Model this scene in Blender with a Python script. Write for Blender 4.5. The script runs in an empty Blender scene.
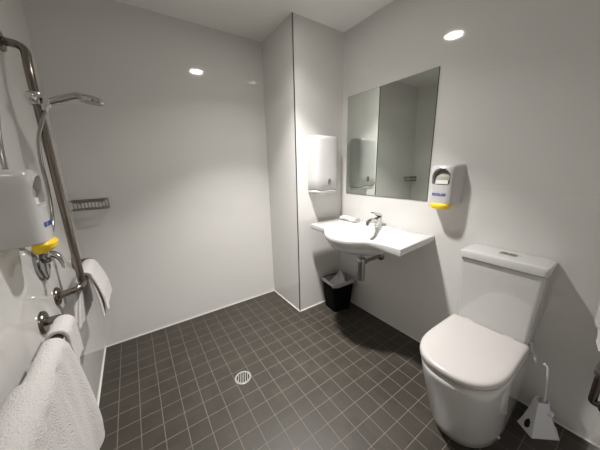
import bpy, bmesh, math, random
from mathutils import Vector, Matrix
C = bpy.context.scene.collection
PI = math.pi
random.seed(7)
XR, H, YF = 1.952, 2.349, -2.188          # right wall, ceiling height, front (door) wall
PX, PY = 1.454, -0.492                    # boxed-out corner

# ------------------------------------------------------------------ materials
def mat(name, col, rough=.5, metal=0., coat=0., emit=None, bump=None, spec=.5, sheen=0.):
    m = bpy.data.materials.new(name); m.use_nodes = True
    n = m.node_tree.nodes; l = m.node_tree.links; b = n['Principled BSDF']
    b.inputs['Base Color'].default_value = (*col, 1); b.inputs['Roughness'].default_value = rough
    b.inputs['Metallic'].default_value = metal; b.inputs['Coat Weight'].default_value = coat
    b.inputs['Coat Roughness'].default_value = .04
    b.inputs['Specular IOR Level'].default_value = spec
    b.inputs['Sheen Weight'].default_value = sheen
    if emit:
        b.inputs['Emission Color'].default_value = (*emit[0], 1); b.inputs['Emission Strength'].default_value = emit[1]
    # every surface gets a light procedural variation
    tc = n.new('ShaderNodeTexCoord'); nz = n.new('ShaderNodeTexNoise')
    sc, st, var = bump or (6., 0., .03)
    nz.inputs['Scale'].default_value = sc; nz.inputs['Detail'].default_value = 4
    l.new(tc.outputs['Object'], nz.inputs['Vector'])
    mx = n.new('ShaderNodeMix'); mx.data_type = 'RGBA'
    mx.inputs['A'].default_value = (*[c*(1-var) for c in col], 1); mx.inputs['B'].default_value = (*[min(1, c*(1+var)) for c in col], 1)
    l.new(nz.outputs['Fac'], mx.inputs['Factor']); l.new(mx.outputs['Result'], b.inputs['Base Color'])
    if st:
        bp = n.new('ShaderNodeBump'); bp.inputs['Strength'].default_value = st; bp.inputs['Distance'].default_value = .006 if st >= 1 else .004
        l.new(nz.outputs['Fac'], bp.inputs['Height']); l.new(bp.outputs['Normal'], b.inputs['Normal'])
    return m

def math_node(nt, op, a, b=None):
    n = nt.nodes.new('ShaderNodeMath'); n.operation = op
    for i, v in enumerate((a, b)):
        if v is None: continue
        if isinstance(v, (int, float)): n.inputs[i].default_value = v
        else: nt.links.new(v, n.inputs[i])
    return n.outputs[0]

def line_mask(nt, coord, phase, pitch, half):
    s = math_node(nt, 'ADD', math_node(nt, 'DIVIDE', math_node(nt, 'SUBTRACT', coord, phase), pitch), 1000.5)
    d = math_node(nt, 'MULTIPLY', math_node(nt, 'ABSOLUTE', math_node(nt, 'SUBTRACT', math_node(nt, 'FRACT', s), .5)), pitch)
    return math_node(nt, 'LESS_THAN', d, half), s

def wall_mat():
    m = mat('gloss_wall_tile', (.68, .67, .652), .06, bump=(1.3, .0, .012))
    nt = m.node_tree; n = nt.nodes; l = nt.links; b = n['Principled BSDF']
    geo = n.new('ShaderNodeNewGeometry'); sp = n.new('ShaderNodeSeparateXYZ'); l.new(geo.outputs['Position'], sp.inputs[0])
    mask, _ = line_mask(nt, sp.outputs['Z'], 1.157, .6, .0009)
    old = b.inputs['Base Color'].links[0].from_socket
    mx = n.new('ShaderNodeMix'); mx.data_type = 'RGBA'; l.new(mask, mx.inputs['Factor']); l.new(old, mx.inputs['A'])
    mx.inputs['B'].default_value = (.61, .60, .58, 1); l.new(mx.outputs['Result'], b.inputs['Base Color'])
    nz = n.new('ShaderNodeTexNoise'); nz.inputs['Scale'].default_value = 3.5; nz.inputs['Detail'].default_value = 1
    l.new(geo.outputs['Position'], nz.inputs['Vector'])
    bp = n.new('ShaderNodeBump'); bp.inputs['Strength'].default_value = .12; bp.inputs['Distance'].default_value = .004
    l.new(nz.outputs['Fac'], bp.inputs['Height']); l.new(bp.outputs['Normal'], b.inputs['Normal'])
    return m

def floor_mat():
    m = mat('taupe_floor_tile', (.038, .032, .025), .42, bump=(40., .0, .12))
    nt = m.node_tree; n = nt.nodes; l = nt.links; b = n['Principled BSDF']
    geo = n.new('ShaderNodeNewGeometry'); sp = n.new('ShaderNodeSeparateXYZ'); l.new(geo.outputs['Position'], sp.inputs[0])
    mx_, sx = line_mask(nt, sp.outputs['X'], .0, .1, .0016)
    my_, sy = line_mask(nt, sp.outputs['Y'], -.006, .1, .0016)
    mask = math_node(nt, 'MAXIMUM', mx_, my_)
    cmb = n.new('ShaderNodeCombineXYZ'); l.new(math_node(nt, 'FLOOR', sx), cmb.inputs[0]); l.new(math_node(nt, 'FLOOR', sy), cmb.inputs[1])
    wn = n.new('ShaderNodeTexWhiteNoise'); wn.noise_dimensions = '3D'; l.new(cmb.outputs[0], wn.inputs['Vector'])
    old = b.inputs['Base Color'].links[0].from_socket
    hv = n.new('ShaderNodeHueSaturation'); l.new(old, hv.inputs['Color'])
    l.new(math_node(nt, 'ADD', math_node(nt, 'MULTIPLY', wn.outputs['Value'], .22), .89), hv.inputs['Value'])
    mx = n.new('ShaderNodeMix'); mx.data_type = 'RGBA'; l.new(mask, mx.inputs['Factor']); l.new(hv.outputs['Color'], mx.inputs['A'])
    mx.inputs['B'].default_value = (.15, .13, .11, 1); l.new(mx.outputs['Result'], b.inputs['Base Color'])
    l.new(math_node(nt, 'ADD', math_node(nt, 'MULTIPLY', mask, .35), .42), b.inputs['Roughness'])
    bp = n.new('ShaderNodeBump'); bp.inputs['Strength'].default_value = .5; bp.inputs['Distance'].default_value = .0015
    l.new(math_node(nt, 'SUBTRACT', 1., mask), bp.inputs['Height']); l.new(bp.outputs['Normal'], b.inputs['Normal'])
    return m

M = dict(
    wall=wall_mat(), floor=floor_mat(),
    ceiling=mat('ceiling_paint', (.78, .77, .75), .8, bump=(60, .05, .01)),
    sealant=mat('white_sealant', (.72, .70, .66), .45),
    darkchrome=mat('shaded_chrome', (.36, .355, .35), .14, 1.),  # same chrome, with the shade it reflects put into the colour
    darktrim=mat('dark_corner_trim', (.11, .11, .11), .35, .6),
    ceramic=mat('white_ceramic', (.57, .565, .56), .06, coat=.4),
    seat=mat('white_seat_plastic', (.53, .505, .49), .18),
    plastic=mat('white_plastic', (.58, .575, .57), .22),
    softplastic=mat('matt_white_plastic', (.74, .75, .78), .45),
    yellow=mat('yellow_plastic', (.90, .62, .02), .3),
    blue=mat('blue_ink', (.015, .06, .36), .5),
    window=mat('smoky_window', (.20, .20, .18), .12),
    pouch=mat('soap_pouch', (.50, .48, .42), .3, bump=(30, .3, .25)),
    paperlabel=mat('white_label', (.82, .82, .80), .6),
    chrome=mat('chrome', (.60, .60, .60), .09, 1.),
    hose=mat('metal_hose', (.42, .41, .40), .25, 1.),
    steel=mat('satin_stainless', (.25, .222, .195), .22, 1.),
    darkrail=mat('dark_metal', (.13, .11, .10), .3, 1.),
    wire=mat('dark_chrome_wire', (.24, .23, .22), .3, 1.),
    mirror=mat('mirror_silver', (.70, .745, .70), .0, 1.),
    mirroredge=mat('mirror_edge', (.10, .13, .11), .2),
    black=mat('black_bin_plastic', (.003, .003, .003), .8, spec=.1),
    liner=mat('grey_bin_bag', (.36, .36, .37), .35, bump=(25, .3, .12)),
    tissue=mat('tissue_paper', (.62, .61, .61), .8),
    terry=mat('white_terry', (.66, .63, .625), .95, bump=(230, 1., .10), spec=.1, sheen=.2),
    hem=mat('white_woven_border', (.60, .575, .57), .85, bump=(120, .3, .04), spec=.1),
    paper=mat('white_paper', (.85, .84, .83), .85),
    lens=mat('lamp_lens', (.9, .9, .9), .4, emit=((1., .955, .90), 105.)),
    dark=mat('dark_hole', (.01, .01, .01), .6),
    grate=mat('drain_steel', (.62, .61, .58), .3, .85),
    carpet=mat('hall_carpet', (.10, .09, .085), .95, bump=(150, .5, .2)),
    hallpaint=mat('hall_paint', (.62, .59, .55), .7),
    doorpaint=mat('door_frame_paint', (.35, .34, .33), .4),
)

# ------------------------------------------------------------------ object helpers
ORG = {}                                    # world origin of every thing
def thing(name, label, cat, loc, group=None):
    o = bpy.data.objects.new(name, None); C.objects.link(o); o.location = loc; o.empty_display_size = .05
    o['label'] = label; o['category'] = cat
    if group: o['group'] = group
    ORG[o.name] = Vector(loc)
    return o

def link(name, me, m, parent=None):
    o = bpy.data.objects.new(name, me); C.objects.link(o)
    if m: me.materials.append(m)
    if parent is not None:
        off = ORG[parent.name]
        me.transform(Matrix.Translation(-off)); o.parent = parent; ORG[o.name] = off
    else: ORG[o.name] = Vector((0, 0, 0))
    return o

def obj(name, bm, m, parent=None, angle=35):
    bmesh.ops.recalc_face_normals(bm, faces=bm.faces[:])
    me = bpy.data.meshes.new(name); bm.to_mesh(me); bm.free()
    for p in me.polygons: p.use_smooth = True
    me.set_sharp_from_angle(angle=math.radians(angle))
    return link(name, me, m, parent)

def tag(o, label, cat, group=None):
    o['label'] = label; o['category'] = cat
    if group: o['group'] = group
    return o

def recentre(o):
    """move a single-mesh thing's origin to the middle of its base"""
    vs = [v.co for v in o.data.vertices]
    c = Vector(((min(v.x for v in vs)+max(v.x for v in vs))/2, (min(v.y for v in vs)+max(v.y for v in vs))/2, min(v.z for v in vs)))
    o.data.transform(Matrix.Translation(-c)); o.location = c; ORG[o.name] = c
    return o

def add_box(bm, lo, hi, bev=0., seg=2):
    lo = Vector(lo); hi = Vector(hi)
    r = bmesh.ops.create_cube(bm, size=1); vs = r['verts']
    bmesh.ops.scale(bm, vec=hi-lo, verts=vs); bmesh.ops.translate(bm, vec=(lo+hi)/2, verts=vs)
    if bev:
        es = list({e for v in vs for e in v.link_edges})
        bmesh.ops.bevel(bm, geom=es, offset=bev, segments=seg, profile=.5, affect='EDGES')
    return bm

def box(name, lo, hi, m, parent=None, bev=0., seg=2):
    return obj(name, add_box(bmesh.new(), lo, hi, bev, seg), m, parent)

def add_loft(bm, rings, cap0=True, cap1=True, closed=True):
    R = [[bm.verts.new(p) for p in r] for r in rings]; n = len(R[0])
    for a, b in zip(R, R[1:]):
        for i in range(n if closed else n-1):
            j = (i+1) % n
            try: bm.faces.new((a[i], a[j], b[j], b[i]))
            except ValueError: pass
    if cap0: bm.faces.new(R[0][::-1])
    if cap1: bm.faces.new(R[-1])
    return R

def loft(name, rings, m, parent=None, cap0=True, cap1=True, angle=35):
    bm = bmesh.new(); add_loft(bm, rings, cap0, cap1); return obj(name, bm, m, parent, angle)

def fillet(pts, rad, seg=6):
    pts = [Vector(p) for p in pts]; out = [pts[0]]
    for a, b, c in zip(pts, pts[1:], pts[2:]):
        u = (a-b); v = (c-b); r = min(rad, u.length*.49, v.length*.49)
        p0 = b+u.normalized()*r; p1 = b+v.normalized()*r
        for i in range(seg+1):
            t = i/seg; out.append(p0*(1-t)**2+b*2*t*(1-t)+p1*t*t)
    out.append(pts[-1]); return out

def smooth_path(pts, k=8):
    P = [Vector(p) for p in pts]; P = [P[0]*2-P[1]]+P+[P[-1]*2-P[-2]]; out = []
    for i in range(1, len(P)-2):
        a, b, c, d = P[i-1:i+3]
        for s in range(k):
            t = s/k
            out.append(.5*((2*b)+(c-a)*t+(2*a-5*b+4*c-d)*t*t+(3*b-3*c+d-a)*t**3))
    out.append(P[-2]); return out

def add_tube(bm, pts, r, n=14, caps=True):
    pts = [Vector(p) for p in pts]
    rad = r if callable(r) else (lambda t: r)
    t0 = (pts[1]-pts[0]).normalized()
    up = Vector((0, 0, 1)) if abs(t0.z) < .9 else Vector((1, 0, 0))
    nrm = t0.cross(up).normalized(); rings = []
    for i, p in enumerate(pts):
        t = (pts[min(i+1, len(pts)-1)]-pts[max(i-1, 0)]).normalized()
        nrm = (nrm-t*nrm.dot(t)).normalized(); bn = t.cross(nrm)
        q = rad(i/(len(pts)-1))
        rings.append([p+nrm*math.cos(2*PI*k/n)*q+bn*math.sin(2*PI*k/n)*q for k in range(n)])
    add_loft(bm, rings, caps, caps); return bm

def tube(name, pts, r, m, parent=None, n=14):
    return obj(name, add_tube(bmesh.new(), pts, r, n), m, parent, 50)

def add_lathe(bm, prof, origin, axis=(0, 0, 1), n=28):
    """prof: (radius, height along axis)"""
    ax = Vector(axis).normalized(); o = Vector(origin)
    u = ax.orthogonal().normalized(); v = ax.cross(u)
    rings = [[o+ax*h+(u*math.cos(2*PI*k/n)+v*math.sin(2*PI*k/n))*max(r, 1e-4) for k in range(n)] for r, h in prof]
    add_loft(bm, rings, True, True); return bm

def lathe(name, prof, origin, m, parent=None, axis=(0, 0, 1), n=28):
    return obj(name, add_lathe(bmesh.new(), prof, origin, axis, n), m, parent, 40)

def rrect(cx, cy, hx, hy, r, z, n=6, rot=0.):
    pts = []
    for qx, qy, a0 in ((1, 1, 0), (-1, 1, PI/2), (-1, -1, PI), (1, -1, 1.5*PI)):
        for i in range(n+1):
            a = a0+i/n*PI/2
            pts.append((qx*(hx-r)+r*math.cos(a), qy*(hy-r)+r*math.sin(a)))
    c, s = math.cos(rot), math.sin(rot)
    return [Vector((cx+x*c-y*s, cy+x*s+y*c, z)) for x, y in pts]

def struct(o):
    o['kind'] = 'structure'; return o

# ------------------------------------------------------------------ the room
T = .1
struct(box('floor', (-T, YF-.1, -.1), (XR+T, T, 0), M['floor']))
struct(box('ceiling', (-T, YF-.1, H), (XR+T, T, H+.1), M['ceiling']))
struct(box('wall_left', (-T, YF-.1, 0), (0, T, H), M['wall']))
struct(box('wall_back', (0, 0, 0), (XR, T, H), M['wall']))
struct(box('wall_right', (XR, YF-.1, 0), (XR+T, T, H), M['wall']))
struct(box('wall_corner', (PX, PY, 0), (XR, 0, H), M['wall']))
DX0, DX1, DH = .06, .98, 2.06
bm = bmesh.new()
add_box(bm, (DX1, YF-.1, 0), (XR, YF, H)); add_box(bm, (0, YF-.1, 0), (DX0, YF, H)); add_box(bm, (DX0, YF-.1, DH), (DX1, YF, H))
struct(obj('wall_front', bm, M['wall']))
bm = bmesh.new()
add_box(bm, (DX1-.03, YF-.1, 0), (DX1, YF-.005, DH)); add_box(bm, (DX0, YF-.1, 0), (DX0+.03, YF-.005, DH)); add_box(bm, (DX0+.03, YF-.1, DH-.03), (DX1-.03, YF-.005, DH))
struct(obj('door_1', bm, M['doorpaint']))
# sealant beads along the floor and the dark trim on the boxed-out corner
s = .006
struct(box('baseboard_left', (0, YF, 0), (s, 0, s), M['sealant']))
struct(box('baseboard_back', (s, -s, 0), (PX, 0, s), M['sealant']))
struct(box('baseboard_corner', (PX-s, PY-s, 0), (PX, -s, s), M['sealant']))
struct(box('baseboard_corner_front', (PX, PY-s, 0), (XR, PY, s), M['sealant']))
struct(box('baseboard_right', (XR-s, YF, 0), (XR, PY-s, s), M['sealant']))
struct(box('trim_1', (PX-.003, PY-.003, s), (PX+.004, PY+.004, H), M['darktrim']))
# the hallway the photograph is taken from
HY = YF-.1
struct(box('floor_hall', (-1.2, HY-1.6, -.1), (2.4, HY, -.001), M['carpet']))
struct(box('ceiling_hall', (-1.2, HY-1.6, 2.4), (2.4, HY, 2.5), M['ceiling']))
struct(box('wall_hall_back', (-1.2, HY-1.7, 0), (2.4, HY-1.6, 2.4), M['hallpaint']))
struct(box('wall_hall_left', (-1.3, HY-1.6, 0), (-1.2, HY, 2.4), M['hallpaint']))
struct(box('wall_hall_right', (2.4, HY-1.6, 0), (2.5, HY, 2.4), M['hallpaint']))
bm = bmesh.new()
add_box(bm, (-1.2, HY, 0), (-T, HY+.05, 2.4)); add_box(bm, (XR+T, HY, 0), (2.4, HY+.05, 2.4))
struct(obj('wall_hall_front', bm, M['hallpaint']))

# ------------------------------------------------------------------ lamps
def downlight(x, y, z, label, power, spread, col):
    t = thing('recessed_downlight', label, 'light', (x, y, z))
    bm = bmesh.new(); add_lathe(bm, [(.066, -.001), (.085, -.001), (.087, -.004), (.083, -.008), (.066, -.006), (.066, -.001)], (x, y, z), n=40)
    obj('trim_ring', bm, M['plastic'], t)
    lathe('lens', [(.0655, -.0005), (.0655, -.004), (.0, -.0045)], (x, y, z), M['lens'], t, n=40)
    for pw, sp_, dz in zip(power, spread, (-.006, -.0065)):
        L = bpy.data.lights.new('downlight_beam', 'AREA'); L.shape = 'DISK'; L.size = .12; L.energy = pw; L.color = col; L.spread = math.radians(sp_)
        lo = bpy.data.objects.new('downlight_beam', L); C.objects.link(lo); lo.location = (0, 0, dz); lo.parent = t
    return t
downlight(1.128, -.955, H, 'round white recessed downlight in the bathroom ceiling', (24.5, 8), (88, 126), (1., .972, .938))
downlight(.45, HY-.75, 2.4, 'added unseen fill lamp in the hallway ceiling behind the doorway', (9,), (170,), (1., .93, .88))  # unseen hall lamp, added for soft fill through the doorway

# ------------------------------------------------------------------ floor drain
dx, dy = .75, -.876
t = thing('floor_drain', 'round metal floor drain with slotted grate set in the brown tiles', 'drain', (dx, dy, 0))
bm = bmesh.new(); add_lathe(bm, [(.040, .0008), (.040, .003), (.0495, .003), (.052, .0008)], (dx, dy, 0), n=40)
bmesh.ops.delete(bm, geom=[f for f in bm.faces if len(f.verts) > 4], context='FACES'); obj('rim', bm, M['grate'], t)
lathe('sump', [(.0402, .0004), (.0402, .0012)], (dx, dy, 0), M['dark'], t, n=40)
d = Vector((.02, .051, 0)).normalized(); e = Vector((d.y, -d.x, 0)); ctr = Vector((dx, dy, .002))
bm = bmesh.new()
for k in range(-2, 3):
    o = k*.0138; hl = math.sqrt(max(0, .0405**2-o*o))
    q = [ctr+e*(o+sx*.0024)+d*hl*sy for sx, sy in ((-1, -1), (1, -1), (1, 1), (-1, 1))]
    add_loft(bm, [[p+Vector((0, 0, -.001)) for p in q], [p+Vector((0, 0, .001)) for p in q]])
obj('grate', bm, M['grate'], t)

# ------------------------------------------------------------------ mirror
t = thing('wall_mirror', 'frameless rectangular mirror on the right wall above the basin', 'mirror', (XR, -.931, 1.0576))
box('backing', (XR-.005, -1.3043, 1.0576), (XR, -.5576, 1.8544), M['mirroredge'], t)
box('mirror_glass', (XR-.0065, -1.3025, 1.0594), (XR-.005, -.5594, 1.8526), M['mirror'], t)

# ------------------------------------------------------------------ wash basin
t = thing('wash_basin', 'white ceramic wall-hung wash basin with bulging bowl and side shelves under the mirror', 'basin', (1.75, -.95, .69))
ZT = .835; bc = Vector((1.675, -.985)); rx, ry = .215, .232
front = smooth_path([(1.532, -.62, 0), (1.531, -.70, 0), (1.515, -.77, 0), (1.455, -.84, 0), (1.418, -.90, 0), (1.397, -.985, 0), (1.418, -1.085, 0), (1.462, -1.15, 0), (1.515, -1.205, 0), (1.535, -1.28, 0), (1.533, -1.34, 0)], 8)
poly = [Vector((XR, -.568, 0)), Vector((1.532, -.568, 0))]+front+[Vector((1.532, -1.405, 0)), Vector((XR, -1.376, 0))]
def ray_poly(a):
    d = Vector((math.cos(a), math.sin(a))); best = None
    for p, q in zip(poly, poly[1:]+poly[:1]):
        e_ = Vector((q.x-p.x, q.y-p.y)); w = Vector((p.x-bc.x, p.y-bc.y)); den = d.x*e_.y-d.y*e_.x
        if abs(den) < 1e-9: continue
        tt = (w.x*e_.y-w.y*e_.x)/den; uu = (w.x*d.y-w.y*d.x)/den
        if tt > 0 and -1e-6 <= uu <= 1+1e-6 and (best is None or tt < best): best = tt
    return bc+d*best
angs = [2*PI*k/144 for k in range(144)]+[math.atan2(p.y-bc.y, p.x-bc.x) % (2*PI) for p in (poly[0], poly[1], poly[-2], poly[-1])]
angs = sorted(angs)
outer = [ray_poly(a) for a in angs]
def toward(p, dist):
    v = bc-p; return p+v.normalized()*dist
def ell(a, k=1., cx=0., ax=rx, ay=ry):
    c, s_ = math.cos(a), math.sin(a); r = 1/math.sqrt((c/ax)**2+(s_/ay)**2)
    return Vector((bc.x+cx+c*r*k, bc.y+s_*r*k))
def clampin(p, lim):                     # keep the bowl inside the bulging front
    q = ray_poly(math.atan2(p.y-bc.y, p.x-bc.x) % (2*PI)); m_ = (q-bc).length-lim
    v = p-bc
    return bc+v.normalized()*min(v.length, m_)
rg = lambda pts, z: [Vector((p.x, p.y, z)) for p in pts]
inner = []
for k, z in ((.06, .722), (.35, .724), (.6, .735), (.8, .756), (.92, .785), (.975, .812), (1., .826)):
    inner.append(rg([clampin(ell(a, k, .0), .028*k) for a in angs], z))
inner.append(rg([clampin(ell(a, 1.02), .024) for a in angs], .8325)); inner.append(rg([clampin(ell(a, 1.05), .019) for a in angs], .835))
rings = inner+[rg([toward(p, .006) for p in outer], ZT), rg([toward(p, .0015) for p in outer], ZT-.002), rg(outer, ZT-.006), rg(outer, ZT-.038), rg([toward(p, .004) for p in outer], ZT-.043)]
for k, z, lim in ((1.17, .789, .012), (1.13, .765, .022), (1.02, .735, .045), (.8, .708, .09), (.5, .696, .15), (.15, .692, .2)):
    rings.append(rg([clampin(ell(a, k), lim) for a in angs], z))
basin_body = loft('basin_body', rings, M['ceramic'], t, angle=50)
bm = bmesh.new(); add_lathe(bm, [(.0, .0), (.022, .0), (.023, .002), (.016, .004), (.0, .003)], (1.69, -.985, .7235)); obj('waste_fitting', bm, M['chrome'], t)
# shallow soap ledge edge on the right-hand shelf
bm = bmesh.new()
add_loft(bm, [rrect(1.70, -1.30, .115, .055, .02, .8352), rrect(1.70, -1.30, .112, .052, .018, .8365), rrect(1.70, -1.30, .106, .046, .014, .8354)], False, False)
obj('shelf_ridge', bm, M['ceramic'], t)

# tap on the basin
t = thing('basin_mixer_tap', 'small chrome single-lever mixer tap standing at the back of the white basin', 'tap', (1.884, -.975, ZT))
cx, cy = 1.884, -.975
lathe('tap_body', [(.031, 0), (.031, .006), (.0265, .010), (.0255, .060), (.027, .066), (.023, .074), (.0, .076)], (cx, cy, ZT), M['chrome'], t)
sp = smooth_path([(cx, cy, ZT+.034), (cx-.04, cy, ZT+.050), (cx-.085, cy, ZT+.056), (cx-.115, cy, ZT+.049), (cx-.124, cy, ZT+.030)], 6)
spt = tube('spout', sp, lambda u: .019-.004*u, M['chrome'], t, 16)
lathe('aerator', [(.011, 0), (.011, .008), (.0, .008)], (cx-.124, cy, ZT+.024), M['steel'], spt)
rings = []
for i, (px_, w, h, z) in enumerate(((.026, .021, .011, .080), (-.0, .025, .016, .090), (-.03, .022, .013, .099), (-.06, .018, .009, .110), (-.078, .014, .005, .116))):
    rings.append([Vector((cx+px_, cy+w*math.cos(2*PI*k/14), ZT+z+h*math.sin(2*PI*k/14))) for k in range(14)])
loft('lever', rings, M['chrome'], t)

# bottle trap under the basin
tx, ty = 1.702, -.978
t = thing('bottle_trap', 'chrome bottle trap and waste pipe hanging under the white basin', 'waste trap', (tx, ty, .41))
lathe('trap_cup', [(.0, 0), (.022, 0), (.031, .006), (.031, .155), (.033, .157), (.033, .177), (.028, .185), (.0, .185)], (tx, ty, .432), M['darkchrome'], t)
lathe('tailpiece', [(.016, 0), (.016, .088), (.020, .088), (.020, .096), (.016, .096)], (tx, ty, .60), M['darkchrome'], t)
tube('outlet_pipe', [(tx+.02, ty, .572), (tx+.10, ty+.01, .572), (XR-.004, ty+.015, .572)], .0155, M['darkchrome'], t)
lathe('wall_flange', [(.038, 0), (.038, .004), (.024, .013), (.017, .018)], (XR, ty+.015, .572), M['darkchrome'], t, axis=(-1, 0, 0))
lathe('coupling_nut', [(.016, 0), (.021, .0), (.021, .022), (.016, .022)], (tx+.028, ty+.002, .572), M['darkchrome'], t, axis=(1, 0, 0), n=10)

# folded cloth on the basin shelf
bm = bmesh.new(); rings = []
for i in range(15):
    u = i/14; yy = -.60-.19*u; hgt = .030+.004*math.sin(u*7); wx = .036+.004*math.sin(u*5+1)
    xx = 1.87-.02*u
    rings.append([Vector((xx+wx*math.copysign(abs(math.cos(a))**.7, math.cos(a))+.002*math.sin(9*u+k), yy+.004*math.sin(k*2.1), ZT+.0015+hgt/2+hgt/2*math.copysign(abs(math.sin(a))**.7, math.sin(a)))) for k, a in enumerate([2*PI*j/18 for j in range(18)])])
add_loft(bm, rings); o = obj('folded_face_cloth', bm, M['terry'])
recentre(o); tag(o, 'small white folded cloth lying on the left shelf of the basin', 'cloth')

# ------------------------------------------------------------------ paper towel dispenser
t = thing('paper_towel_dispenser', 'tall white paper towel dispenser on the boxed-out wall left of the mirror', 'dispenser', (1.685, PY, 1.075))
def tsec(z, dep, hw, r, cx=1.698):
    pts = []
    for k in range(37):
        a = PI+PI*k/36
        c, s_ = math.cos(a), math.sin(a)
        x = math.copysign(abs(c)**.38, c)*hw; y = -abs(s_)**.34*dep
        pts.append(Vector((cx+x, PY+y-.006*(1-(x/hw)**2), z)))
    return [Vector((cx-hw, PY-.0005, z))]+pts[1:-1]+[Vector((cx+hw, PY-.0005, z))]
rings = [tsec(1.106, .085, .120, .02), tsec(1.106, .097, .126, .02), tsec(1.112, .103, .130, .02), tsec(1.20, .105, .130, .02), tsec(1.40, .105, .130, .02), tsec(1.50, .102, .130, .02), tsec(1.523, .098, .129, .02), tsec(1.533, .09, .124, .02), tsec(1.537, .075, .112, .02)]
for k_ in (0, 1, 2): rings[k_] = [Vector((p.x, p.y, p.z+(.007*math.sin((p.x-1.698)*40+.6) if p.y < PY-.05 else 0))) for p in rings[k_]]
body = loft('cover', rings, M['plastic'], t, angle=60)
rings = []
for z, dep, hw in ((1.074, .082, .116), (1.077, .090, .122), (1.088, .100, .128), (1.097, .102, .129), (1.103, .098, .126)):
    sec = tsec(z, dep, hw, .02)
    if z > 1.095: sec = [Vector((p.x, p.y, p.z+(.007*math.sin((p.x-1.698)*40+.6) if p.y < PY-.04 else 0))) for p in sec]
    rings.append(sec)
loft('base_tray', rings, M['plastic'], t, angle=60)
bm = bmesh.new(); rings = []
wc = Vector((1.708, PY-.1105, 1.172))
for k_, y in ((1.0, .004), (1.0, -.003), (.8, -.0035), (.72, -.001)):
    rings.append([wc+Vector((.016*k_*math.cos(2*PI*i/28), y, .026*k_*math.sin(2*PI*i/28))) for i in range(28)])
add_loft(bm, rings, True, True); obj('level_window', bm, M['window'], t)

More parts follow.
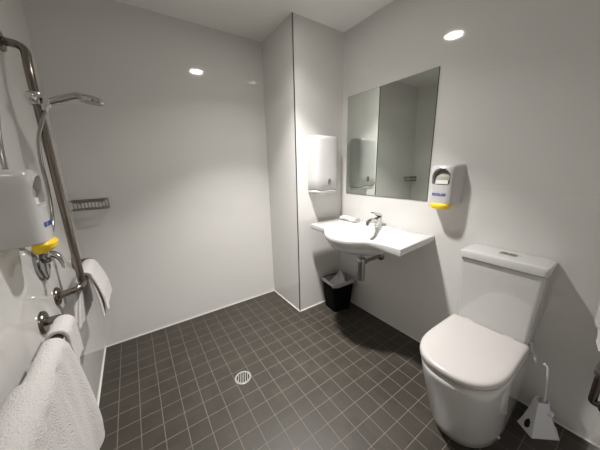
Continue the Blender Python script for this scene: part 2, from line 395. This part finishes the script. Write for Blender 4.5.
# ------------------------------------------------------------------ soap dispensers
def soap_dispenser(loc, label, group):
    x0, y0, z0 = loc
    t = thing('soap_dispenser', label, 'dispenser', loc, group)
    HH, BUL, EX = .228, .012, .24
    def dims(h):                                     # depth at the front edge, half width at the front
        return .094+.004*h/HH, .066
    def sec(h, dep, hw, hwb):
        pts = [Vector((x0+.0005, y0-hwb, z0+h))]
        for k in range(33):
            a = -PI/2+PI*k/32
            c, s_ = abs(math.cos(a))**EX, math.copysign(abs(math.sin(a))**EX, math.sin(a))
            x = .004+(dep-.004)*c; w = hwb+(hw-hwb)*x/dep
            pts.append(Vector((x0+x+BUL*(1-s_*s_), y0+s_*w, z0+h)))
        pts.append(Vector((x0+.0005, y0+hwb, z0+h))); return pts
    rings = [sec(.0, .088, .060, .078), sec(.004, .093, .064, .083)]
    for h in (.02, .06, .10, .14, .18, .208): d_, w_ = dims(h); rings.append(sec(h, d_, w_, .086))
    rings += [sec(.220, .092, .063, .084), sec(HH, .083, .055, .078)]
    body = loft('body', rings, M['plastic'], t, angle=40)
    # cut the arched viewing window
    def arch(x, k=1.):
        pts = []
        for i in range(21):
            a = PI*i/20
            pts.append(Vector((x, y0+.054*k*math.cos(a), z0+.156+.054*k*math.sin(a))))
        pts += [Vector((x, y0-.051*k, z0+.156-.036*k)), Vector((x, y0-.040*k, z0+.156-.046*k)), Vector((x, y0+.040*k, z0+.156-.046*k)), Vector((x, y0+.051*k, z0+.156-.036*k))]
        return pts
    bm = bmesh.new(); add_loft(bm, [arch(x0+.068, .92), arch(x0+.13, 1.03)])
    cut = obj('window_cut', bm, None); cut.location -= Vector((0, 0, 0))
    mod = body.modifiers.new('cut', 'BOOLEAN'); mod.object = cut; mod.solver = 'EXACT'; mod.operation = 'DIFFERENCE'
    body.location = t.location; body.parent = None
    bpy.context.view_layer.update()
    me = bpy.data.meshes.new_from_object(body.evaluated_get(bpy.context.evaluated_depsgraph_get()))
    body.modifiers.clear(); body.data = me; body.parent = t; body.location = (0, 0, 0)
    bpy.data.objects.remove(cut)
    for p in me.polygons: p.use_smooth = True
    me.set_sharp_from_angle(angle=math.radians(40))
    bm = bmesh.new(); add_loft(bm, [arch(x0+.0683, .91), arch(x0+.071, .89)]); obj('viewing_window', bm, M['window'], t)
    rings = []
    for k_, x in ((.82, .071), (.78, .082), (.55, .0875)):
        rings.append([Vector((x0+x, y0+.05*k_*math.cos(a)+.003*math.sin(3*a), z0+.152+.038*k_*math.sin(a))) for a in [2*PI*i/24 for i in range(24)]])
    pouch = loft('soap_pouch', rings, M['pouch'], t)
    box('pouch_label', (x0+.0865, y0-.036, z0+.118), (x0+.0885, y0+.034, z0+.140), M['paperlabel'], pouch)
    # yellow push bar
    rings = []
    for h, dep, hw in ((-.036, .085, .034), (-.032, .100, .046), (-.020, .114, .055), (-.006, .116, .058), (.004, .106, .056), (.006, .09, .05)):
        pts = []
        for k in range(21):
            a = -PI/2+PI*k/20
            pts.append(Vector((x0+.066+(dep-.066)*abs(math.cos(a))**.6, y0+hw*math.sin(a), z0+h)))
        rings.append(pts)
    loft('push_bar', rings, M['yellow'], t)
    lathe('nozzle', [(.007, 0), (.007, .02), (.0, .02)], (x0+.03, y0+.0, z0-.022), M['plastic'], t)
    cu = bpy.data.curves.new('lettering', 'FONT'); cu.body = 'ECOLAB'; cu.size = .0205; cu.align_x = 'CENTER'; cu.extrude = .0005; cu.offset = .0005; cu.space_character = 1.02
    to = bpy.data.objects.new('tmp', cu); C.objects.link(to); bpy.context.view_layer.update()
    me = bpy.data.meshes.new_from_object(to.evaluated_get(bpy.context.evaluated_depsgraph_get())); bpy.data.objects.remove(to)
    bm = bmesh.new(); bm.from_mesh(me)
    for v in bm.verts:                               # lay the word on the bowed front
        tx_, ty_, tz_ = v.co
        yy = tx_-.002; hh = .050+ty_
        dep, hw = dims(hh); f = yy/hw
        v.co = Vector((x0+dep+BUL*(1-f*f)+.0008+tz_, y0+yy, z0+hh))
    o = obj('lettering', bm, M['blue'], t)
    return t
def copy_tree(o, parent=None):
    c = o.copy(); C.objects.link(c)
    if parent is not None: c.parent = parent
    for ch in list(o.children): copy_tree(ch, c)
    return c
sd = soap_dispenser((0, -1.046, 1.082), 'white soap dispenser with yellow push bar on the left wall above the shower lever', 'soap dispensers')
s2 = copy_tree(sd); s2.location = (XR, -1.426, 1.062); s2.rotation_euler = (0, 0, PI)
s2['label'] = 'white soap dispenser with yellow push bar on the right wall beside the mirror'

# ------------------------------------------------------------------ waste bin
bcx, bcy, br = 1.795, -.628, math.radians(-7)
t = thing('waste_bin', 'small black plastic waste bin lined with a grey bag under the basin', 'bin', (bcx, bcy, 0))
rings = []
for z, hx, hy in ((.0, .088, .078), (.004, .092, .082), (.10, .100, .090), (.20, .108, .098), (.272, .114, .104), (.276, .118, .108), (.286, .118, .108), (.287, .110, .100), (.20, .102, .092), (.02, .088, .078)):
    rings.append(rrect(bcx, bcy, hx, hy, .03, z, 8, br))
loft('bin_body', rings, M['black'], t)
base = rrect(bcx, bcy, .118, .108, .032, 0, 8, br); n_ = len(base); rings = []
ctrv = Vector((bcx, bcy, 0))
for k_, z, amp in ((1.03, .262, .012), (1.035, .278, .004), (1.02, .291, .003), (.95, .292, .002), (.90, .27, .004), (.85, .22, .01), (.75, .15, .012)):
    rr = []
    for i, p in enumerate(base):
        w_ = math.sin(i*1.9)+.6*math.sin(i*3.7+z*40)
        v = (p-ctrv)*(k_+.008*w_); rr.append(ctrv+v+Vector((0, 0, z+amp*w_*.6)))
    rings.append(rr)
loft('bin_bag', rings, M['liner'], t, False, True, 60)
bm = bmesh.new(); rings = []
for j, (r_, z) in enumerate(((.075, .19), (.082, .235), (.062, .262), (.045, .288), (.026, .312), (.008, .327))):
    rings.append([Vector((bcx+.012+.25*(z-.19)+r_*(1+.28*math.sin(3*a+j*1.3)+.18*math.sin(7*a+j))*math.cos(a), bcy+.02+r_*(1+.25*math.sin(4*a+j*.7))*math.sin(a), z+.012*math.sin(5*a+j))) for a in [2*PI*i/26 for i in range(26)]])
add_loft(bm, rings); o = obj('crumpled_paper_towel', bm, M['tissue'], None, 12); recentre(o)
tag(o, 'crumpled grey-white paper towel poking out of the lined black bin', 'paper')

# ------------------------------------------------------------------ toilet
tyc = -1.778
t = thing('toilet', 'white ceramic close-coupled toilet with closed lid standing against the right wall', 'toilet', (1.65, tyc, 0))
def dring(xf, xb, w, wb, z, L=.24, p=2.25, rb=.02):
    pts = []; N = 36; xs = xf+L
    for i in range(N+1):
        a = -PI/2+PI*i/N; c, s_ = math.cos(a), math.sin(a)
        pts.append(Vector((xs-L*abs(c)**(2/p), tyc+w*math.copysign(abs(s_)**(2/p), s_), z)))
    side = [Vector((xs+(xb-rb-xs)*k/6, tyc+w+(wb-w)*k/6, z)) for k in range(1, 7)]
    cor = [Vector((xb-rb+rb*math.sin(a), tyc+wb-rb+rb*math.cos(a), z)) for a in (PI/8, PI/4, 3*PI/8, PI/2)]
    mir = lambda P: [Vector((p_.x, 2*tyc-p_.y, p_.z)) for p_ in P[::-1]]
    return pts+side+cor+mir(cor)+mir(side)
XB = XR-.002
prof = [(0, 1.440, .150, .150), (.006, 1.432, .154, .153), (.05, 1.418, .156, .154), (.12, 1.394, .159, .156), (.20, 1.368, .162, .158), (.28, 1.342, .166, .161), (.34, 1.326, .169, .163), (.375, 1.319, .170, .166), (.392, 1.319, .170, .166), (.400, 1.328, .164, .162)]
loft('pan', [[p+Vector((0, -.012*(1-z/.4)*min(1, max(0, (1.9-p.x)/.3)), 0)) for p in dring(xf, XB, w, wb, z, L=.25)] for z, xf, w, wb in prof], M['ceramic'], t, angle=60)
sr = lambda z, i: dring(1.321+i, 1.80-i, .175-i, .170-i, z, L=.235, p=2.5, rb=.012)
loft('seat', [sr(.4025, .008), sr(.404, .003), sr(.411, .002), sr(.413, .006)], M['seat'], t, angle=60)
lr = lambda z, i: dring(1.320+i, 1.800-i, .176-i, .173-i, z, L=.24, p=2.5, rb=.014)
loft('lid', [lr(.4155, .006), lr(.417, .002), lr(.421, 0), lr(.432, .001), lr(.438, .0025), lr(.4425, .007), lr(.445, .014), lr(.4458, .03)], M['seat'], t, angle=60)
for sgn in (-1, 1):
    bm = bmesh.new(); add_lathe(bm, [(.012, 0), (.013, .003), (.013, .037), (.012, .04)], (1.792, tyc+sgn*.09-.02, .432), (0, 1, 0)); obj('hinge', bm, M['seat'], t)
def cring(z, xf, hw, xb=XB, r=.018):
    return rrect((xf+xb)/2, tyc, (xb-xf)/2, hw, r, z, 5)
loft('cistern', [cring(.398, 1.800, .155), cring(.42, 1.800, .1575), cring(.58, 1.797, .163), cring(.76, 1.794, .170), cring(.790, 1.794, .171), cring(.793, 1.80, .166)], M['ceramic'], t)
loft('cistern_gap_seal', [cring(.790, 1.801, .165), cring(.7985, 1.801, .165)], M['dark'], t)
loft('cistern_lid', [cring(.7975, 1.787, .172), cring(.7995, 1.782, .177), cring(.829, 1.780, .179), cring(.837, 1.784, .175), cring(.8395, 1.794, .166), cring(.8405, 1.812, .15)], M['ceramic'], t)
bx, by = 1.872, tyc
bt = loft('flush_plate', [rrect(bx, by-.01, .018, .036, .005, .8395), rrect(bx, by-.01, .018, .036, .005, .8435), rrect(bx, by-.01, .016, .034, .004, .8445)], M['chrome'], t)
for sgn, w_ in ((-1, .013), (1, .016)):
    loft('flush_button', [rrect(bx, by-.01+sgn*.0165, .012, .0135, .003, .8443), rrect(bx, by-.01+sgn*.0165, .0115, .013, .003, .8462)], M['steel'], bt)
# white inlet valve at the side of the cistern
bm = bmesh.new(); add_loft(bm, [[Vector((1.842+.012*math.cos(a), -1.948, .372+.012*math.sin(a)))+Vector((0, 0, 0)) for a in [2*PI*i/12 for i in range(12)]] for k in (0,)]+[[Vector((1.842+r_*math.cos(a), y_, z_+r_*math.sin(a))) for a in [2*PI*i/12 for i in range(12)]] for r_, y_, z_ in ((.012, -1.956, .378), (.016, -1.963, .372), (.016, -1.972, .360), (.010, -1.976, .352))])
obj('inlet_valve', bm, M['plastic'], t)
tube('inlet_pipe', [(1.842, -1.94, .44), (1.842, -1.945, .41), (1.842, -1.955, .38)], .006, M['plastic'], t)
# little plastic floor clips at the foot of the pan
for px_, sy in ((1.60, -1), (1.60, 1)):
    lathe('floor_screw_cap', [(.007, 0), (.007, .005), (.004, .008), (.0, .009)], (px_, tyc-.008+sy*.152, .03), M['plastic'], t, axis=(0, sy, 0), n=14)

# ------------------------------------------------------------------ toilet brush
t = thing('toilet_brush', 'pale plastic toilet brush holder with thin upright handle on the floor right of the toilet', 'toilet brush', (1.82, -2.03, 0))
def poly_ring(pts, z): return [Vector((x, y, z)) for x, y in pts]
def lerp2(a, b, u): return [(p[0]*(1-u)+q_[0]*u, p[1]*(1-u)+q_[1]*u) for p, q_ in zip(a, b)]
foot = [(1.797, -1.962), (1.752, -2.028), (1.845, -2.106), (1.905, -2.085), (1.915, -1.995)]
topp = [(1.838, -1.995), (1.812, -2.015), (1.840, -2.046), (1.868, -2.044), (1.872, -2.006)]
rings = []
for z, u in ((0, 0), (.006, .0), (.02, .18), (.05, .42), (.09, .68), (.13, .88), (.160, 1.0)):
    rings.append(poly_ring(lerp2(foot, topp, u), z))
rings.append([Vector((p.x*.88+.12*1.846, p.y*.88+.12*-2.022, .160)) for p in rings[-1]]); rings.append([Vector((p.x, p.y, .10)) for p in rings[-1]])
o = loft('holder', rings, M['softplastic'], t, angle=25)
hc = Vector((1.7925, -2.002, .036)); nrm = Vector((-.80, .45, .40)).normalized(); u_ = Vector((0, 0, 1)).cross(nrm).normalized(); v_ = nrm.cross(u_)
bm = bmesh.new()
add_loft(bm, [[hc+nrm*w_+u_*.013*math.cos(2*PI*i/20)+v_*.024*math.sin(2*PI*i/20) for i in range(20)] for w_ in (-.012, .006)])
obj('drip_hole', bm, M['dark'], t)
lathe('thumb_tab', [(.014, -.004), (.016, .004), (.010, .016), (.0, .018)], (1.848, -2.052, .110), M['softplastic'], t, axis=(-.3, -1, .1), n=16)
hp = smooth_path([(1.846, -2.024, .06), (1.846, -2.028, .16), (1.848, -2.022, .25), (1.850, -2.014, .332), (1.850, -2.004, .347), (1.850, -1.996, .352)], 6)
tube('handle', hp, lambda u: .0042+(.0028 if u > .86 else 0), M['softplastic'], t, 10)
lathe('brush_head', [(.0, .012), (.022, .016), (.026, .05), (.020, .085), (.006, .09)], (1.846, -2.022, .005), M['softplastic'], t)

# ------------------------------------------------------------------ things on the front wall beside the toilet
t = thing('toilet_roll_holder', 'white toilet roll dispenser at the right edge above the toilet brush', 'dispenser', (1.78, YF, .66))
def hsec(z, dep, hw):
    return [Vector((1.78+hw*math.copysign(abs(math.cos(a))**.4, math.cos(a)), YF+dep*abs(math.sin(a))**.5, z)) for a in [PI*k/24 for k in range(25)]]
loft('cover', [hsec(.672, .060, .06), hsec(.678, .074, .072), hsec(.70, .080, .075), hsec(.76, .079, .075), hsec(.82, .070, .072), hsec(.84, .045, .06)], M['plastic'], t)
rl = bmesh.new(); add_lathe(rl, [(.010, 0), (.025, 0), (.027, .003), (.027, .097), (.025, .10), (.010, .10)], (1.73, YF+.032, .705), (1, 0, 0)); r_ = obj('toilet_roll', rl, M['paper'])
recentre(r_); tag(r_, 'white toilet roll with hanging end sheet in the dispenser at the right edge', 'toilet roll')
bm = bmesh.new(); rings = []
for i in range(10):
    u = i/9; z = .695-.125*u; y = YF+.0640+.003*u+.004*math.sin(u*5)
    tw = .034*u                       # the loose end twists towards the wall
    rings.append([Vector((1.735, y-tw, z+.012*u)), Vector((1.78, y-.4*tw, z-.012*u)), Vector((1.825, y, z+.004*u)), Vector((1.825, y-.0012, z+.004*u)), Vector((1.78, y-.4*tw-.0012, z-.012*u)), Vector((1.735, y-tw-.0012, z+.012*u))])
add_loft(bm, rings)
bmesh.ops.translate(bm, vec=-r_.location, verts=bm.verts[:])
ORGk = ORG[r_.name]; ORG[r_.name] = Vector((0, 0, 0)); e_ = obj('end_sheet', bm, M['paper'], r_); ORG[r_.name] = ORGk

t = thing('toilet_grab_rail', 'dark metal grab rail end at the lower right edge beside the toilet', 'grab rail', (1.80, YF, .3))
tube('rail', fillet([(1.80, YF+.004, .315), (1.80, YF+.028, .315), (1.80, YF+.028, .50), (1.20, YF+.028, .80), (1.20, YF+.004, .80)], .024), .013, M['darkrail'], t)
for x_, z_ in ((1.80, .315), (1.20, .80)):
    lathe('flange', [(.024, 0), (.024, .004), (.020, .008), (.016, .009)], (x_, YF, z_), M['darkrail'], t, axis=(0, 1, 0))

# ------------------------------------------------------------------ shower: L-shaped grab rail on the left wall
t = thing('shower_grab_rail', 'tall brushed metal shower grab rail with a short horizontal leg on the left wall', 'grab rail', (0, -.66, .77))
RR = .0150
tube('upright', fillet([(.004, -.575, 1.815), (.078, -.615, 1.795), (.080, -.660, 1.70), (.080, -.660, .785)], .09, 10), RR, M['steel'], t, 18)
tube('horizontal_leg', fillet([(.004, -.738, .766), (.085, -.735, .780), (.085, -.31, .785), (.004, -.31, .785)], .055, 10), RR, M['steel'], t, 18)
for y_, z_ in ((-.575, 1.815), (-.738, .766), (-.31, .785)):
    lathe('flange', [(.040, 0), (.040, .006), (.036, .011), (.017, .012)], (0, y_, z_), M['steel'], t, axis=(1, 0, 0))

# towel rail nearer the camera
t = thing('wall_grab_rail', 'horizontal brushed metal grab rail on the left wall in the foreground', 'grab rail', (0, -.965, .762))
tube('rail', fillet([(.004, -.963, .762), (.068, -.963, .762), (.068, -1.72, .762), (.004, -1.72, .762)], .04, 10), RR, M['steel'], t, 18)
for y_ in (-.963, -1.72):
    lathe('flange', [(.042, 0), (.042, .006), (.038, .012), (.017, .013)], (0, y_, .762), M['steel'], t, axis=(1, 0, 0))

# ------------------------------------------------------------------ hand shower, slider, hose
hz = 1.592
t = thing('shower_slider', 'chrome slider bracket clamped on the tall shower grab rail', 'bracket', (.08, -.66, hz-.03))
lathe('clamp', [(.0153, -.024), (.022, -.024), (.024, -.02), (.024, .02), (.022, .024), (.0155, .024)], (.08, -.66, hz), M['chrome'], t)
lathe('locking_knob', [(.016, .0), (.017, .004), (.017, .026), (.012, .032), (.0, .033)], (.08, -.685, hz), M['chrome'], t, axis=(-.45, -1, 0))
lathe('cradle', [(.013, 0), (.018, 0), (.02, .03), (.013, .03)], (.104, -.668, hz-.030), M['chrome'], t, axis=(.2, 0, 1))
t = thing('hand_shower', 'chrome hand shower with flat round head resting in the slider bracket', 'shower head', (.11, -.672, hz-.02))
hpts = smooth_path([(.100, -.668, hz-.045), (.106, -.668, hz-.018), (.128, -.667, hz-.008), (.16, -.665, hz+.006), (.20, -.662, hz+.022), (.226, -.66, hz+.027)], 6)
tube('handle', hpts, lambda u: .0115+.005*min(1, u*2), M['chrome'], t, 16)
hd = Vector((.256, -.66, hz+.018)); ax = Vector((-.16, 0, -1)).normalized()
bm = bmesh.new(); add_lathe(bm, [(.0, -.016), (.020, -.015), (.040, -.009), (.049, .0), (.050, .006), (.046, .011)], hd, ax, 32); obj('head', bm, M['chrome'], t)
lathe('spray_face', [(.0455, .0105), (.044, .013), (.0, .0135)], hd, M['hose'], t, axis=ax, n=32)
def hose_bm():
    pts = smooth_path([(.100, -.668, hz-.045), (.085, -.676, hz-.085), (.062, -.685, hz-.16), (.050, -.675, hz-.25), (.046, -.655, hz-.33), (.044, -.66, 1.18), (.040, -.70, 1.08), (.036, -.80, 1.035), (.034, -.92, 1.07), (.034, -1.0, 1.20), (.034, -1.005, 1.33), (.034, -.965, 1.45), (.034, -.90, 1.56), (.03, -.845, 1.66), (.022, -.815, 1.72), (.012, -.81, 1.735)], 14)
    bm = bmesh.new(); n = len(pts)
    add_tube(bm, pts, lambda u: .0068+.0006*math.cos(u*n*PI*.98), 12); return bm
o = obj('shower_hose', hose_bm(), M['hose'], None, 60); recentre(o)
tag(o, 'ribbed chrome shower hose looping from the hand shower behind the left soap dispenser', 'hose')
t = thing('shower_outlet', 'small round chrome water outlet on the left wall where the shower hose ends', 'pipe fitting', (0, -.81, 1.735))
lathe('outlet_plate', [(.028, 0), (.028, .004), (.018, .008), (.011, .009), (.011, .024), (.0, .025)], (0, -.81, 1.735), M['chrome'], t, axis=(1, 0, 0))

# ------------------------------------------------------------------ shower mixer lever
my, mz = -.818, .962
t = thing('shower_mixer', 'chrome shower mixer plate with curved lever on the left wall under the soap dispenser', 'shower mixer', (0, my, mz))
rings = []
for x_, k_ in ((.0, 1.), (.010, 1.), (.016, .92), (.018, .8)):
    rr = []
    for i in range(36):
        a = 2*PI*i/36; rad_y = .072 if math.sin(a) > 0 else .072*(1-.35*math.sin(a)**2)
        rr.append(Vector((x_, my+rad_y*k_*math.cos(a), mz+(.070 if math.sin(a) > 0 else .088)*k_*math.sin(a))))
    rings.append(rr)
loft('plate', rings, M['darkchrome'], t)
lathe('hub', [(.032, .016), (.032, .030), (.028, .036), (.020, .042), (.0, .044)], (0, my, mz+.015), M['darkchrome'], t, axis=(1, 0, 0))
lev = smooth_path([(.028, my-.01, mz+.018), (.046, my-.014, mz+.020), (.062, my-.020, mz+.008), (.072, my-.028, mz-.014), (.075, my-.034, mz-.036)], 6)
bm = bmesh.new(); rings = []
for i, p in enumerate(lev):
    u = i/(len(lev)-1); tt = (lev[min(i+1, len(lev)-1)]-lev[max(i-1, 0)]).normalized(); nn = tt.cross(Vector((0, 1, 0))).normalized()
    w_ = .019-.005*u; h_ = .015-.008*u
    rings.append([p+Vector((0, 1, 0))*w_*math.cos(2*PI*k/14)+nn*h_*math.sin(2*PI*k/14) for k in range(14)])
add_loft(bm, rings); obj('lever', bm, M['chrome'], t, 60)

# ------------------------------------------------------------------ wire shower basket
t = thing('shower_basket', 'small dark wire shower basket on the white back wall in the left corner', 'basket', (.11, -.05, 1.057))
x0, x1, y0, y1, zb, zt = .012, .200, -.088, -.006, 1.060, 1.117
bm = bmesh.new()
for z_ in (zb, zt): add_tube(bm, fillet([(x0, y1, z_), (x0, y0, z_), (x1, y0, z_), (x1, y1, z_)], .02), .0032, 8)
add_tube(bm, [(x0, y1, zt), (x1, y1, zt)], .0032, 8); add_tube(bm, [(x0, y1, zb), (x1, y1, zb)], .0032, 8)
obj('frame', bm, M['wire'], t)
box('front_band', (x0+.015, y0-.001, zt-.012), (x1-.015, y0+.001, zt+.002), M['wire'], t)
for k in range(10):
    x_ = x0+.014+(x1-x0-.028)*k/9
    tube('wire', [(x_, y0, zt), (x_, y0, zb)], .0024, M['wire'], t, 6)
for k in range(4):
    x_ = x0+.03+(x1-x0-.06)*k/3
    tube('base_wire', [(x_, y0, zb), (x_, y1, zb)], .0018, M['wire'], t, 6)
for k in range(3):
    y_ = y0+.02+(y1-y0-.03)*k/2
    tube('side_wire', [(x1, y_, zb), (x1, y_, zt)], .0024, M['wire'], t, 6)
for x_ in (.05, .16):
    lathe('wall_fixing', [(.010, 0), (.010, .005), (.0, .006)], (x_, 0, 1.100), M['wire'], t, axis=(0, -1, 0), n=14)

# ------------------------------------------------------------------ towels
def drape(y_far, y_near, xb, zb, R, len_room, len_wall, nu=34, nv=56, spread=0., out=.0, ripple=.004, nf=2.5, skew=0., near_drop=0., seed=0., wskew=0., hang=0., bulge=0., far_in=0., hemw=0.):
    """cloth over a bar that runs along y; returns rows of points (v = across the bar)"""
    rows = []; arc = PI*R; tot = len_wall+arc+len_room
    for j in range(nv+1):
        s_ = tot*j/nv; row = []
        for i in range(nu+1):
            u = i/nu; lr_ = len_room+near_drop*u
            if s_ < len_wall: d = len_wall-s_; x = xb-R; z = zb-d; nx = -1; side = -1
            elif s_ < len_wall+arc: a = PI-(s_-len_wall)/R; x = xb+R*math.cos(a); z = zb+R*math.sin(a); d = 0; nx = math.cos(a); side = 0
            else: d = (s_-len_wall-arc)/len_room*lr_; x = xb+R; z = zb-d; nx = 1; side = 1
            k = min(1, d/.35)
            y = y_far+(y_near-y_far)*u
            rp = ripple*(.25+k)*math.sin(2*PI*nf*u+seed+3.*d)+ripple*.5*math.sin(2*PI*nf*2.3*u+seed*2-5*d)
            if side > 0:
                x += out*k+hang*(1-(1-min(1, d/len_room))**2)+bulge*math.sin(PI*min(1, d/.4))*.5+rp
                y += spread*k*(1-u)-skew*k*u
                y -= far_in*(1-u)*(1-k)
            elif side < 0: x += -min(.004, abs(rp)); y -= wskew*u*d/len_wall; x -= .2*wskew*u*d/len_wall
            else: z += .35*rp
            row.append(Vector((x, y, z)))
        rows.append(row)
    return rows
def cloth(name, layers, thick, m, parent=None):
    bm = bmesh.new()
    for rows in layers:
        V = [[bm.verts.new(p) for p in r] for r in rows]
        for a, b in zip(V, V[1:]):
            for i in range(len(a)-1): bm.faces.new((a[i], a[i+1], b[i+1], b[i]))
    bmesh.ops.recalc_face_normals(bm, faces=bm.faces[:])
    me = bpy.data.meshes.new(name); bm.to_mesh(me); bm.free()
    for p in me.polygons: p.use_smooth = True
    o = link(name, me, m, parent)
    md = o.modifiers.new('thickness', 'SOLIDIFY'); md.thickness = thick; md.offset = 0
    md = o.modifiers.new('soft', 'SUBSURF'); md.levels = 1; md.render_levels = 1
    return o
def band(rows, j0, j1, off):
    """strip of a cloth surface, pushed out by off"""
    out = []
    for j in range(j0, j1+1):
        r = []
        for i, p in enumerate(rows[j]):
            du = rows[j][min(i+1, len(rows[j])-1)]-rows[j][max(i-1, 0)]; dv = rows[min(j+1, len(rows)-1)][i]-rows[max(j-1, 0)][i]
            n = du.cross(dv).normalized()
            if n.x < 0: n = -n
            r.append(p+n*off)
        out.append(r)
    return out

# large bath towel in the foreground
rows = drape(-1.165, -1.66, .068, .762, .0245, .42, .30, nu=60, nv=90, spread=.025, out=.020, ripple=.007, nf=2.6, seed=.6, bulge=.01, skew=.08)
rows2 = drape(-1.375, -1.665, .068, .764, .0385, .40, .24, nu=36, nv=80, spread=-.10, out=.034, ripple=.006, nf=1.6, seed=1.9, bulge=.01, skew=.06)
o = cloth('bath_towel', [rows, rows2], .015, M['terry']); tag(o, 'large white bath towel hanging over the foreground grab rail on the left wall', 'towel', 'white towels on the rails')
# small towel beside it
rows = drape(-1.005, -1.122, .068, .762, .0235, .135, .15, nu=20, nv=44, out=-.004, ripple=.003, nf=1.2, seed=1.1, spread=.01)
o = cloth('hand_towel', [rows], .014, M['terry']); tag(o, 'small white hand towel on the foreground grab rail next to its wall flange', 'towel', 'white towels on the rails')
# towel on the shower rail
ra = drape(-.405, -.632, .085, .785, .030, .175, .185, nu=26, nv=50, hang=.036, ripple=.003, nf=1.1, seed=.2, spread=-.02, wskew=.10, skew=.11)
rb = drape(-.410, -.625, .085, .785, .0205, .205, .215, nu=26, nv=50, hang=.026, ripple=.003, nf=1.1, seed=.5, spread=-.02, wskew=.10, skew=.11)
o = cloth('hand_towel', [ra, rb], .012, M['terry']); tag(o, 'folded white hand towel on the horizontal leg of the shower grab rail', 'towel', 'white towels on the rails')
cloth('woven_border', [band(ra, 41, 44, .0056)], .002, M['hem'], o)
cloth('woven_border', [band(ra, 6, 9, -.0056)], .002, M['hem'], o)

# ------------------------------------------------------------------ world, camera, colour
w = bpy.data.worlds.new('world'); bpy.context.scene.world = w; w.use_nodes = True
w.node_tree.nodes['Background'].inputs[0].default_value = (.02, .02, .02, 1)
cam = bpy.data.cameras.new('camera'); cam.sensor_fit = 'HORIZONTAL'; cam.sensor_width = 36; cam.lens = 243.5255/600*36; cam.clip_start = .01
co = bpy.data.objects.new('camera', cam); C.objects.link(co)
co.matrix_world = Matrix(((0.82421369, 0.15010169, -0.54602314, 0.34722376), (-0.56579423, 0.17839987, -0.80501576, -2.15766562), (-0.02342376, 0.97244176, 0.23196629, 1.29765078), (0, 0, 0, 1)))
sc = bpy.context.scene; sc.camera = co
vs = sc.view_settings; vs.view_transform = 'Standard'; vs.look = 'None'; vs.gamma = 1; vs.use_curve_mapping = False; vs.exposure = -.25
sc.cycles.use_denoising = True; sc.cycles.max_bounces = 14; sc.cycles.diffuse_bounces = 8; sc.cycles.glossy_bounces = 8; sc.cycles.sample_clamp_indirect = 10; sc.cycles.blur_glossy = 0
